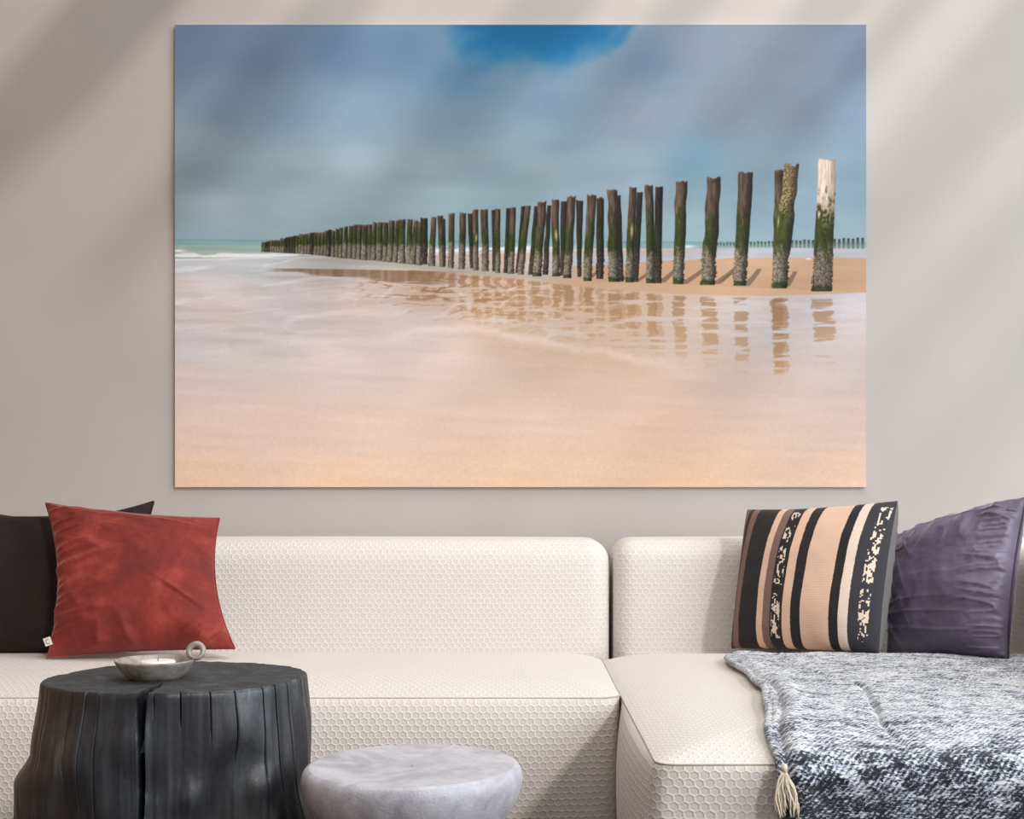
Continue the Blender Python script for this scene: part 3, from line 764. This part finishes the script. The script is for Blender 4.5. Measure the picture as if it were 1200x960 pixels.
# striped kilim
def stripe_mat():
    t = NT('striped_wool_weave')
    uv = t.co('UV')
    sp = t.n('ShaderNodeSeparateXYZ'); t.t.links.new(uv, sp.inputs[0]); u, v = sp.outputs[0], sp.outputs[1]
    wob = t.math('MULTIPLY', t.math('SUBTRACT', t.noise(t.co('UV', (3, 46, 1)), 3.0, 3), 0.5), 0.014)
    us = t.math('ADD', t.math('SUBTRACT', u, t.math('MULTIPLY', t.math('POWER', v, 2.0), 0.045)), t.math('ADD', wob, 0.0))
    us = t.math('ADD', us, 0.05)
    us = t.math('DIVIDE', us, 1.05)
    blk = L(30, 25, 27); mau = L(128, 100, 90); pnk = L(230, 192, 166); crm = L(234, 212, 194); gry = L(52, 51, 58)
    S = [(0, mau), (.05, blk), (.078, mau), (.125, blk), (.262, pnk), (.305, mau), (.357, blk), (.438, pnk), (.495, blk), (.557, pnk), (.733, blk), (.786, crm), (.843, gry)]
    base = t.ramp(us, S, 'CONSTANT')
    # broken woven flecks inside two of the dark bands
    sn = t.vmath('SNAP', uv, (0.009, 0.009, 1.0))
    mp = t.n('ShaderNodeMapping'); t.t.links.new(sn, mp.inputs[0]); mp.inputs['Scale'].default_value = (40, 17, 1)
    fl = t.noise(mp.outputs[0], 1.0, 2, 0.6, 0.9)
    st = t.math('GREATER_THAN', fl, 0.535)
    def band(a, b): 
        return t.math('MULTIPLY', t.math('GREATER_THAN', us, a), t.math('LESS_THAN', us, b))
    m1 = t.math('MULTIPLY', st, t.math('MAXIMUM', band(.370, .425), band(.900, .955)))
    vv = t.math('MULTIPLY', t.math('GREATER_THAN', v, 0.06), t.math('LESS_THAN', v, 0.95))
    m1 = t.math('MULTIPLY', m1, vv)
    base = t.mix(m1, base, L(236, 214, 194))
    w = t.n('ShaderNodeTexWave', wave_type='BANDS', bands_direction='Y'); t.t.links.new(uv, w.inputs[0]); w.inputs['Scale'].default_value = 36; w.inputs['Distortion'].default_value = 2
    w.inputs['Detail'].default_value = 2
    g = t.noise(uv, 160, 3); p = t.noise(uv, 9, 3)
    base = t.mix(t.math('MULTIPLY', g, 0.22), base, t.mix(0.5, base, (0.05, 0.04, 0.04, 1)))
    h = t.math('ADD', t.math('MULTIPLY', w.outputs[1], 0.4), t.math('ADD', g, p))
    return t.out(base, 0.95, t.bump(h, 0.35, 0.003), Sheen_Weight=0.1)
M['stripe'] = stripe_mat()
M['grey_cotton'] = velvet('grey_cotton_backing', L(112, 108, 108), (1, 1, 1, 1), 0.5, 0.9, 0.1, sheen_w=0.1)
cs = [P(857, 760, 3.56), P(1030, 766, 3.31), P(1052, 587, 3.40), P(876, 597, 3.62)]
stripe = empty('striped_cushion', tuple(map(float, (cs[0] + cs[1]) / 2)), 'black and blush striped woven cushion with grey backing', 'cushion', 'sofa cushions')
def st_wr(u, v):
    return 0.008 * (fbm(u * 2.4, v * 2.4, 3, 61) - 0.5) + 0.004 * ridge(u * 7, v * 1.5, 2, 63) * sm(0.6, 1, np.abs(v))
def st_bk(u, v):
    return 0.010 * ridge(u * 1.2, v * 6 + u * 2, 2, 65) * sm(0.2, 0.9, u)
fo, bo, ring, nrm = cushion(cs, 0.080, (0.02, 0.035, 0.02, 0.05), st_wr, st_bk, back_k=1.9, front_mat=M['stripe'], back_mat=M['grey_cotton'])
under(stripe, fo, bo)

# purple satin
def satin():
    t = NT('aubergine_satin'); c = t.co()
    f = t.noise(c, 9, 4, 0.6, 0.8); g = t.noise(c, 500, 2)
    col = t.ramp(f, [(0.3, L(74, 63, 82)), (0.7, L(108, 95, 120))])
    return t.out(col, 0.48, t.bump(g, 0.15, 0.0006), Sheen_Weight=0.9, Sheen_Roughness=0.3, Sheen_Tint=(0.88, 0.86, 1.0, 1), Specular_IOR_Level=0.6)
M['satin'] = satin()
cs = [P(1040, 768, 3.47), P(1181, 773, 3.20), P(1203, 584, 3.34), P(1052, 628, 3.58)]
purple = empty('purple_cushion', tuple(map(float, (cs[0] + cs[1]) / 2)), 'dark purple satin cushion with gathered edge, leaning on the armrest', 'cushion', 'sofa cushions')
def pu_wr(u, v):
    h = 0.012 * crease(u * 1.6 + 3, v * 9.0 + u * 1.2, 71, 2.5) * sm(0.25, 0.85, u)
    h += 0.007 * crease(u * 2.6 + 1, v * 17.0 - u * 1.5, 72, 2.5) * sm(0.25, 0.85, u)
    h += 0.009 * crease(u * 1.3 + v * 2.0, v * 1.5 - u * 4.5, 73, 3) * sm(0.3, 0.9, v)
    h += 0.012 * crease(u * 5 + v * 2.5, v * 1.2, 75, 3) * sm(-0.2, -0.95, u)
    h += 0.004 * crease(u * 0.8, v * 5 + 0.3 * u, 78, 4)
    return h + 0.008 * (fbm(u * 3, v * 3, 4, 77) - 0.5) - 0.010
fo, bo, ring, nrm = cushion(cs, 0.098, (0.03, 0.07, 0.02, -0.05), pu_wr, lambda u, v: 0.004 * ridge(u + 1, v * 7, 2, 79) * sm(0, 0.9, u), front_mat=M['satin'], n=160, back_k=0.75)
V_, F_ = tube(ring, 0.0032, 6, True)
pip = mesh_obj('edge_piping', V_, F_, plain('dark_piping', L(34, 28, 36), 0.6))
under(purple, fo, bo, pip)

# ------------------------------------------------------------------ throw blanket
def blanket_mat():
    t = NT('grey_wool_melange'); uv = t.co('UV')
    a = t.noise(t.co('UV', (105, 270, 1)), 1.0, 4, 0.75, 0.8)
    b = t.noise(t.co('UV', (26, 60, 1)), 1.0, 3, 0.6, 0.5)
    c = t.noise(t.co('UV', (7, 12, 1)), 1.0, 3, 0.6)
    k = t.math('ADD', a, t.math('MULTIPLY', t.math('SUBTRACT', b, 0.5), 0.55))
    k = t.math('ADD', k, t.math('MULTIPLY', t.math('SUBTRACT', c, 0.5), 0.30))
    w = t.n('ShaderNodeTexWave', wave_type='BANDS', bands_direction='DIAGONAL'); t.t.links.new(uv, w.inputs[0]); w.inputs['Scale'].default_value = 60; w.inputs['Distortion'].default_value = 3; w.inputs['Detail'].default_value = 2
    k = t.math('ADD', k, t.math('MULTIPLY', t.math('SUBTRACT', w.outputs[1], 0.5), 0.10))
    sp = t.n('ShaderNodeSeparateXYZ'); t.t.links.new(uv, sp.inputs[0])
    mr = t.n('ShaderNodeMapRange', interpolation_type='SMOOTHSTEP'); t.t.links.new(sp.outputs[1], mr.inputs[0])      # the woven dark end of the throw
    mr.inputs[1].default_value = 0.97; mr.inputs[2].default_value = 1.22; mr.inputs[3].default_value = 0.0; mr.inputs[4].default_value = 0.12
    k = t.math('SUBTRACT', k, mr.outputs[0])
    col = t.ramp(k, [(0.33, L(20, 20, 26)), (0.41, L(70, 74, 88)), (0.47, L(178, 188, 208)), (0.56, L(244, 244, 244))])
    return t.out(col, 1.0, t.bump(k, 0.9, 0.006), Sheen_Weight=0.2)
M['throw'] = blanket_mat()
M['cream_yarn'] = plain('cream_yarn', L(226, 212, 192), 0.95, 0.1, 200, 0.5)

def seat_z(x, y):
    """height of the chaise top at a plan point"""
    d = max(0.0, min(x - 0.24, 1.268 - x, y - 2.265, YB - y)); q = min(1.0, d / 0.514)
    return 0.398 + 0.042 * ((1 - math.exp(-d / 0.075)) * 0.7 + 0.3 * (1 - (1 - q) ** 2))

def make_throw():
    # profile across the seat from the back to the front edge, then down the front
    prof = []; ZE = seat_z(0.75, 2.285) + 0.004
    for y in np.linspace(3.36, 2.285, 120): prof.append((y, None))
    for a in np.linspace(0, math.pi / 2, 14)[1:]: prof.append((2.285 - 0.045 * math.sin(a), ZE - 0.042 + 0.042 * math.cos(a)))
    for z in np.linspace(ZE - 0.042, 0.03, 60)[1:]: prof.append((2.240 - 0.006 * math.sin((0.36 - z) * 9), z))
    prof = np.array([(y, seat_z(0.75, y) + 0.004 if z is None else z) for y, z in prof])
    al = np.concatenate([[0], np.cumsum(np.linalg.norm(np.diff(prof, axis=0), axis=1))])
    # left edge of the throw along that length
    kx = np.interp(al, [0, 0.10, 0.30, 0.55, 0.80, 0.95, 1.12, 1.22, 1.5], [0.535, 0.507, 0.514, 0.512, 0.478, 0.447, 0.437, 0.440, 0.462])
    kx = kx + 0.003 * np.sin(al * 23)
    nu = 260; V = []; UV = []; T = 0.020
    uu = np.linspace(0, 1, nu) ** 1.15
    tang = np.gradient(prof, axis=0); tang /= np.linalg.norm(tang, axis=1)[:, None]
    nor = np.column_stack([-tang[:, 1], tang[:, 0]]); nor[nor[:, 1] < -0.2] *= -1
    for j in range(len(prof)):
        if nor[j, 1] < 0 and abs(nor[j, 1]) > abs(nor[j, 0]): nor[j] *= -1
        if abs(nor[j, 0]) > abs(nor[j, 1]) and nor[j, 0] > 0: nor[j] *= -1
    top = []; bot = []
    for j in range(len(prof)):
        xr = 1.262
        x = kx[j] + (xr - kx[j]) * uu
        d = x - kx[j]
        th = T * (1 - np.exp(-d / 0.010)) * (0.6 + 0.4 * np.exp(-d / 0.08))
        y = np.full(nu, al[j])
        # folds: creases running from the back to the front near the left, and a ripple elsewhere
        xw = d - 0.10 - 0.13 * al[j] + 0.02 * np.sin(al[j] * 8)
        th = th - 0.009 * np.exp(-(xw / 0.006) ** 2) * sm(0.16, 0.3, y) * sm(1.25, 0.9, y)
        xw2 = d - 0.042 + 0.010 * np.sin(al[j] * 6)
        th = th + 0.006 * np.exp(-(xw2 / 0.018) ** 2) * sm(0.2, 0.5, y) - 0.008 * np.exp(-((xw2 + 0.024) / 0.006) ** 2) * sm(0.45, 0.6, y)
        th = th + 0.006 * (fbm(x * 9, y * 9, 3, 81) - 0.5) * sm(0, 0.03, d) + 0.0045 * (fbm(x * 120, y * 160, 2, 83) - 0.5) * sm(0, 0.006, d)
        lip = 1 - np.exp(-al[j] / 0.010)
        th = np.maximum(th, 0.0) * lip
        top.append(np.column_stack([x, prof[j, 0] + nor[j, 0] * th, prof[j, 1] + nor[j, 1] * th]))
        UV.append(np.column_stack([x, y]))
        bot.append(np.column_stack([x, np.full(nu, prof[j, 0]), np.full(nu, prof[j, 1])]))
    nv = len(prof)
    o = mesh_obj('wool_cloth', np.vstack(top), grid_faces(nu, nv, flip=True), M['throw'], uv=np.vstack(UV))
    # the turned-under layer along the left edge
    V = []; U2 = []
    a = np.linspace(0, math.pi, 9)
    for j in range(nv):
        yy = al[j]; r = 0.0062 * (0.35 + 0.65 * sm(0, 0.08, yy)) * (1 + 0.06 * math.sin(yy * 40) + 0.12 * vnoise(np.array([yy * 25.0]), np.array([0.0]), 91)[0])
        for k in range(10):
            an = 2 * math.pi * k / 10
            ox = 0.004 + r * math.cos(an) * 1.3; on = r + r * math.sin(an) + 0.0005
            V.append((kx[j] + ox, prof[j, 0] + nor[j, 0] * on, prof[j, 1] + nor[j, 1] * on)); U2.append((kx[j] + k * 0.006, yy))
    sel = al < 1.18
    m = int(sel.sum())
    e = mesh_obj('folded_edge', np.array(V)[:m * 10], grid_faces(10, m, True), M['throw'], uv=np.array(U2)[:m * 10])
    jt = int(np.searchsorted(al, 1.175))
    base = np.array((kx[jt], prof[jt, 0] + nor[jt, 0] * 0.012, prof[jt, 1]))
    return o, e, base
thr = empty('throw_blanket', (0.85, 2.8, 0.44), 'black and white flecked wool throw with tassel, draped over the chaise', 'blanket')
clo, edg, tb = make_throw()
# cream tassel
tt = P(919, 900, 2.216)
rg = random.Random(5); strands = []
V_, F_ = tube([tt + np.array((0, 0, 0.006)), tt, tt + np.array((0.001, 0, -0.008))], [0.004, 0.0058, 0.004], 10)
knot = mesh_obj('tassel_knot', V_, F_, M['cream_yarn'])
for k in range(26):
    sp_ = rg.uniform(-1, 1); ln = rg.uniform(0.058, 0.076); dx = 0.015 * sp_; dep = rg.uniform(-0.006, 0.004)
    pts = []
    for i in range(9):
        q = i / 8.0
        pts.append(tt + np.array((dx * math.sin(q * 2.1) * 1.25 + 0.006 * q * q + 0.0016 * math.sin(q * 9 + k), dep * q - 0.002, -0.004 - ln * q)))
    V_, F_ = tube(pts, 0.0014, 5); strands.append(mesh_obj('tassel_strand', V_, F_, M['cream_yarn']))
under(thr, clo, edg, knot, *strands)

# ------------------------------------------------------------------ charred stump table
def stump_mat():
    t = NT('charred_wood'); c = t.co()
    v = t.noise(t.co('Object', (34, 34, 2.2)), 1.0, 5, 0.6, 0.3)
    p = t.noise(t.co('Object', (5, 5, 4)), 1.0, 4, 0.6, 0.4)
    f = t.noise(c, 90, 3)
    k = t.math('ADD', t.math('MULTIPLY', v, 0.5), t.math('MULTIPLY', p, 0.5))
    col = t.ramp(k, [(0.34, L(14, 14, 18)), (0.48, L(32, 34, 41)), (0.58, L(58, 64, 70)), (0.69, L(140, 152, 152))])
    h = t.math('ADD', t.math('MULTIPLY', v, 1.0), t.math('MULTIPLY', f, 0.25))
    return t.out(col, t.math('ADD', 0.30, t.math('MULTIPLY', f, 0.28)), t.bump(h, 0.40, 0.004), Specular_IOR_Level=0.7)
def stump_top_mat():
    t = NT('charred_end_grain'); c = t.co()
    v = t.noise(c, 26, 5, 0.65, 0.5); f = t.noise(c, 160, 3)
    col = t.ramp(t.math('ADD', t.math('MULTIPLY', v, 0.7), t.math('MULTIPLY', f, 0.3)), [(0.3, L(30, 30, 33)), (0.5, L(50, 51, 54)), (0.7, L(80, 81, 83))])
    return t.out(col, 0.75, t.bump(t.math('ADD', v, f), 0.35, 0.003))
M['char'] = stump_mat(); M['char_top'] = stump_top_mat()
SC = np.array((-0.5565, 2.26)); SZ = 0.545
def make_stump():
    # angles: dense near the split and near each drying check, -90 deg faces the camera
    th_s = math.radians(-92.0)
    checks = [(-168, .5), (-158, .4), (-149, .6), (-138, .5), (-127, .9), (-119, .5), (-112, .4), (-86, .4), (-74, 1.0), (-61, .4), (-50, .9), (-36, .8), (-29, .9), (-21, .8), (-14, .4), (-8, .7), (8, .5), (40, .6), (80, .7), (120, .6), (150, .6)]
    A = list(np.radians(np.linspace(-180, 180, 361)[:-1]))
    for d, s in checks: A += [math.radians(d + e) for e in (-0.7, -0.4, -0.2, 0.0, 0.2, 0.4, 0.7)]
    A += [th_s + math.radians(e) for e in np.linspace(-4, 4, 41)]
    A = np.unique(np.round(np.array(A), 5)); n = len(A)
    ts = np.concatenate([[0, 0.004, 0.010, 0.018], np.linspace(0.03, 1, 70)])
    def radius(a, t):
        rx = 0.215 + 0.004 * t; ry = 0.19 + 0.006 * t
        r = rx * ry / np.sqrt((ry * np.cos(a)) ** 2 + (rx * np.sin(a)) ** 2)
        ca, sa = np.cos(a), np.sin(a)
        r = r * (1 + (0.02 + 0.05 * sm(0.2, -0.6, np.cos(a))) * sm(0, 0.22, t))
        r = r + 0.018 * (fbm(ca * 2.2 + 7, sa * 2.2 + t * 1.8, 3, 141) - 0.5) * sm(0, 0.15, t)
        r = r + 0.005 * (fbm(ca * 6 + 3, sa * 6 + t * 0.8, 3, 143) - 0.5)
        r = r + 0.0022 * (fbm(ca * 30, sa * 30 + t * 2.5, 2, 147) - 0.5)
        # shallow dents and knots
        for (d, tt, rr, k) in [(-52, .13, .10, .012), (-48, .22, .09, -.012), (-70, .30, .05, .010), (-40, .28, .05, .010), (-60, .36, .12, -.012), (-95, .12, .06, .008), (-30, .4, .12, .014), (-125, .2, .1, .006)]:
            da = np.angle(np.exp(1j * (a - math.radians(d)))) / (rr * 2.2); r = r + k * np.exp(-da ** 2 - ((t - tt) / rr) ** 2)
        # root flares low on the left and right
        r = r + 0.075 * np.exp(-(np.angle(np.exp(1j * (a - math.radians(196)))) / 0.30) ** 2) * sm(0.19, 0.28, t + 0.015 * np.sin(a * 5)) * 0.34
        r = r + 0.075 * np.exp(-(np.angle(np.exp(1j * (a - math.radians(-8)))) / 0.30) ** 2) * sm(0.30, 0.62, t)
        r = r + 0.05 * np.exp(-(np.angle(np.exp(1j * (a - math.radians(100)))) / 0.4) ** 2) * sm(0.4, 0.8, t)
        for i, (d, s) in enumerate(checks):
            da = np.degrees(np.angle(np.exp(1j * (a - math.radians(d + 0.8 * math.sin(3 * i))))))
            da = np.degrees(np.angle(np.exp(1j * (a - math.radians(d)))))
            ln = 0.05 + 0.45 * (((i * 29) % 7) / 7.0) ** 1.5
            r = r - 0.007 * s * np.exp(-(da / 0.22) ** 2) * sm(ln + 0.04, ln - 0.04, t)
        return r
    def split(a, t):
        # the open split wanders a little on its way down
        c = th_s + math.radians(1.2) * math.sin(t * 7) - math.radians(0.9) * t
        hw = math.radians(1.25 - 0.25 * t + 1.3 * math.exp(-t / 0.05))
        da = np.angle(np.exp(1j * (a - c)))
        return sm(hw * 1.25, hw * 0.75, np.abs(da))
    V = []
    zt = lambda x, y: SZ + 0.004 * (fbm(x * 14, y * 14, 3, 151) - 0.5) + 0.002 * (fbm(x * 60, y * 60, 2, 153) - 0.5) + 0.010 * x
    for t in ts:
        r = radius(A, t); k = split(A, t)
        rr = r * (1 - k) + (0.42 * r) * k
        if t < 0.018: rr = rr - 0.0032 * (1 - math.sqrt(max(0, 1 - (1 - t / 0.018) ** 2))) 
        x = rr * np.cos(A); y = rr * np.sin(A)
        z = zt(x, y) * (1 - t)
        V.append(np.column_stack([x + SC[0], y + SC[1], z]))
    m = len(ts)
    body = mesh_obj('trunk', np.vstack(V), grid_faces(n, m, True, True), M['char'], sharp_deg=50)
    # end-grain top: rings from the rim inward, following the split
    V = []; Q = np.concatenate([np.linspace(1, 0.42, 30), np.linspace(0.40, 0.02, 16)])
    r0 = radius(A, 0.0); k0 = split(A, 0.0)
    for q in Q:
        tip = max(0.0, min(1.0, (q - 0.40) / 0.25))
        kk = split(A, 0.0) if q > 0.42 else 0 * A
        # narrow the split toward its inner tip
        da = np.angle(np.exp(1j * (A - th_s))); hw = math.radians(2.4) * (tip ** 0.8) / max(q, 0.2) + 1e-4
        kk = sm(hw * 1.2, hw * 0.8, np.abs(da)) if q > 0.42 else 0 * A
        rim = (r0 * (1 - k0) + 0.42 * r0 * k0) - 0.0032
        x = r0 * q * np.cos(A); y = r0 * q * np.sin(A)
        if q == 1: x = rim * np.cos(A); y = rim * np.sin(A)
        else:
            lim = np.minimum(r0 * q, r0 - 0.0036); x = lim * np.cos(A); y = lim * np.sin(A)
        z = zt(x, y) - 0.09 * kk
        if q == 1: z = zt(x, y)
        V.append(np.column_stack([x + SC[0], y + SC[1], z]))
    V.append(np.array([[SC[0], SC[1], SZ]]))
    nv = len(Q)
    F = grid_faces(n, nv, True, False).tolist()
    F += [((nv - 1) * n + i, (nv - 1) * n + (i + 1) % n, nv * n) for i in range(n)]
    top = mesh_obj('end_grain_top', np.vstack(V), F, M['char_top'], sharp_deg=50)
    return body, top
stump = empty('stump_table', (float(SC[0]), float(SC[1]), 0), 'charred black tree stump side table with a deep split', 'side table')
under(stump, *make_stump())

# ------------------------------------------------------------------ lathe things
def lathe(prof, n=96, c=(0, 0, 0), wob=None):
    prof = np.array(prof, float); A = np.linspace(0, 2 * math.pi, n + 1)[:-1]
    V = []
    for j, (r, z) in enumerate(prof):
        rr = np.full(n, r); zz = np.full(n, z)
        if wob is not None: rr, zz = wob(A, r, z)
        V.append(np.column_stack([rr * np.cos(A) + c[0], rr * np.sin(A) + c[1], zz + c[2]]))
    V = np.vstack(V)
    return V, grid_faces(n, len(prof), True, False)

# pale stone bowl-shaped side table
def stone_mat():
    t = NT('pale_marbled_concrete'); c = t.co()
    a = t.noise(c, 7, 5, 0.6, 1.2); b = t.noise(c, 38, 4, 0.65, 0.4); f = t.noise(c, 240, 2)
    k = t.math('ADD', t.math('MULTIPLY', a, 0.65), t.math('MULTIPLY', b, 0.35))
    col = t.ramp(k, [(0.30, L(140, 132, 142)), (0.44, L(172, 168, 178)), (0.56, L(194, 194, 202)), (0.72, L(214, 212, 210))])
    return t.out(col, t.math('ADD', 0.30, t.math('MULTIPLY', b, 0.25)), t.bump(t.math('ADD', b, f), 0.22, 0.003), Specular_IOR_Level=0.5)
M['stone'] = stone_mat()
BC = (-0.1536, 2.10); BZ = 0.433; BR_ = 0.1695
pf_top = [(0.0005, BZ - 0.003), (0.05, BZ - 0.003), (0.10, BZ - 0.0025), (0.135, BZ - 0.001), (0.150, BZ), (0.1575, BZ - 0.0003)]
pf = [(0.1575, BZ - 0.0003), (0.1615, BZ - 0.0018), (0.165, BZ - 0.005), (0.168, BZ - 0.011), (0.1695, BZ - 0.020), (0.1688, BZ - 0.030), (0.165, BZ - 0.044), (0.158, BZ - 0.060), (0.147, BZ - 0.077), (0.134, BZ - 0.093),
      (0.120, BZ - 0.110), (0.106, BZ - 0.130), (0.096, BZ - 0.155), (0.090, BZ - 0.19), (0.088, BZ - 0.24), (0.090, BZ - 0.30), (0.098, BZ - 0.35), (0.112, BZ - 0.395), (0.120, BZ - 0.42), (0.120, 0.004), (0.116, 0.0), (0.0005, 0.0)]
bowl = empty('pedestal_table', (BC[0], BC[1], 0), 'pale grey marbled stone bowl-shaped side table in front of the sofa', 'side table')
def bw(A, r, z):
    return r * (1 + 0.008 * (fbm(np.cos(A) * 1.4 + 4, np.sin(A) * 1.4 + z * 6, 2, 161) - 0.5)), z + 0 * A + 0.002 * np.cos(A - 0.6) * (z > 0.3)
V_, F_ = lathe(pf_top, 128, (BC[0], BC[1], 0), bw); t1 = mesh_obj('table_top', V_, F_[:, ::-1].copy(), M['stone'])
V_, F_ = lathe(pf, 128, (BC[0], BC[1], 0), bw); t2 = mesh_obj('pedestal', V_, F_[:, ::-1].copy(), M['stone'])
under(bowl, t1, t2)

# dish with ring handle, and the tealight in it
def dish_mat():
    t = NT('weathered_pewter'); c = t.co()
    a = t.noise(c, 40, 4, 0.6, 0.5); f = t.noise(c, 400, 2)
    col = t.ramp(a, [(0.3, L(128, 118, 110)), (0.7, L(186, 178, 170))])
    return t.out(col, 0.5, t.bump(f, 0.25, 0.001), Metallic=0.25)
M['dish'] = dish_mat()
DC = ((182 - 600) * 2.235 / FPX, 2.235); DZ = SZ - 0.001 + 0.010 * (DC[0] - SC[0])
dp = [(0.0005, 0.0), (0.034, 0.0), (0.0385, 0.0012), (0.047, 0.007), (0.056, 0.0165), (0.0625, 0.0265), (0.0650, 0.0305), (0.0652, 0.0325), (0.0640, 0.0335), (0.0625, 0.0325), (0.058, 0.0275), (0.048, 0.0150), (0.037, 0.0075), (0.022, 0.0065), (0.0005, 0.006)]
dish = empty('candle_dish', (DC[0], DC[1], DZ), 'small pewter candle dish with a ring handle, on the stump', 'candle holder')
V_, F_ = lathe(dp, 72, (DC[0], DC[1], DZ)); d1 = mesh_obj('dish_bowl', V_, F_[:, ::-1].copy(), M['dish'])
rc = np.array((DC[0] + 0.0665, DC[1], DZ + 0.046)); pts = []
for k in range(36):
    a = 2 * math.pi * k / 36 + 0.2
    pts.append(rc + np.array((0.0112 * math.cos(a), 0.004 * math.sin(a + 0.6), 0.0112 * math.sin(a))))
V_, F_ = tube(pts, [0.0046 + 0.0008 * math.sin(2 * math.pi * k / 36) for k in range(36)], 10, True); d2 = mesh_obj('ring_handle', V_, F_, M['dish'])
under(dish, d1, d2)
CZ = DZ + 0.0066
cdl = empty('tealight_candle', (DC[0] + 0.004, DC[1], CZ), 'white tealight candle sitting in the pewter dish', 'candle')
cpf = [(0.0005, 0), (0.026, 0), (0.0282, 0.0015), (0.0286, 0.021), (0.028, 0.0235), (0.026, 0.0245), (0.012, 0.0238), (0.0005, 0.0235)]
V_, F_ = lathe(cpf, 48, (DC[0] + 0.004, DC[1], CZ))
c1 = mesh_obj('wax', V_, F_[:, ::-1].copy(), plain('white_wax', L(244, 241, 236), 0.45, 0.02, 40, 0.05, Subsurface_Weight=0.1))
V_, F_ = tube([(DC[0] + 0.004, DC[1], CZ + 0.022), (DC[0] + 0.0043, DC[1], CZ + 0.026), (DC[0] + 0.005, DC[1], CZ + 0.0295)], 0.0007, 6)
c2 = mesh_obj('wick', V_, F_, plain('burnt_wick', L(40, 36, 34), 0.9))
under(cdl, c1, c2)
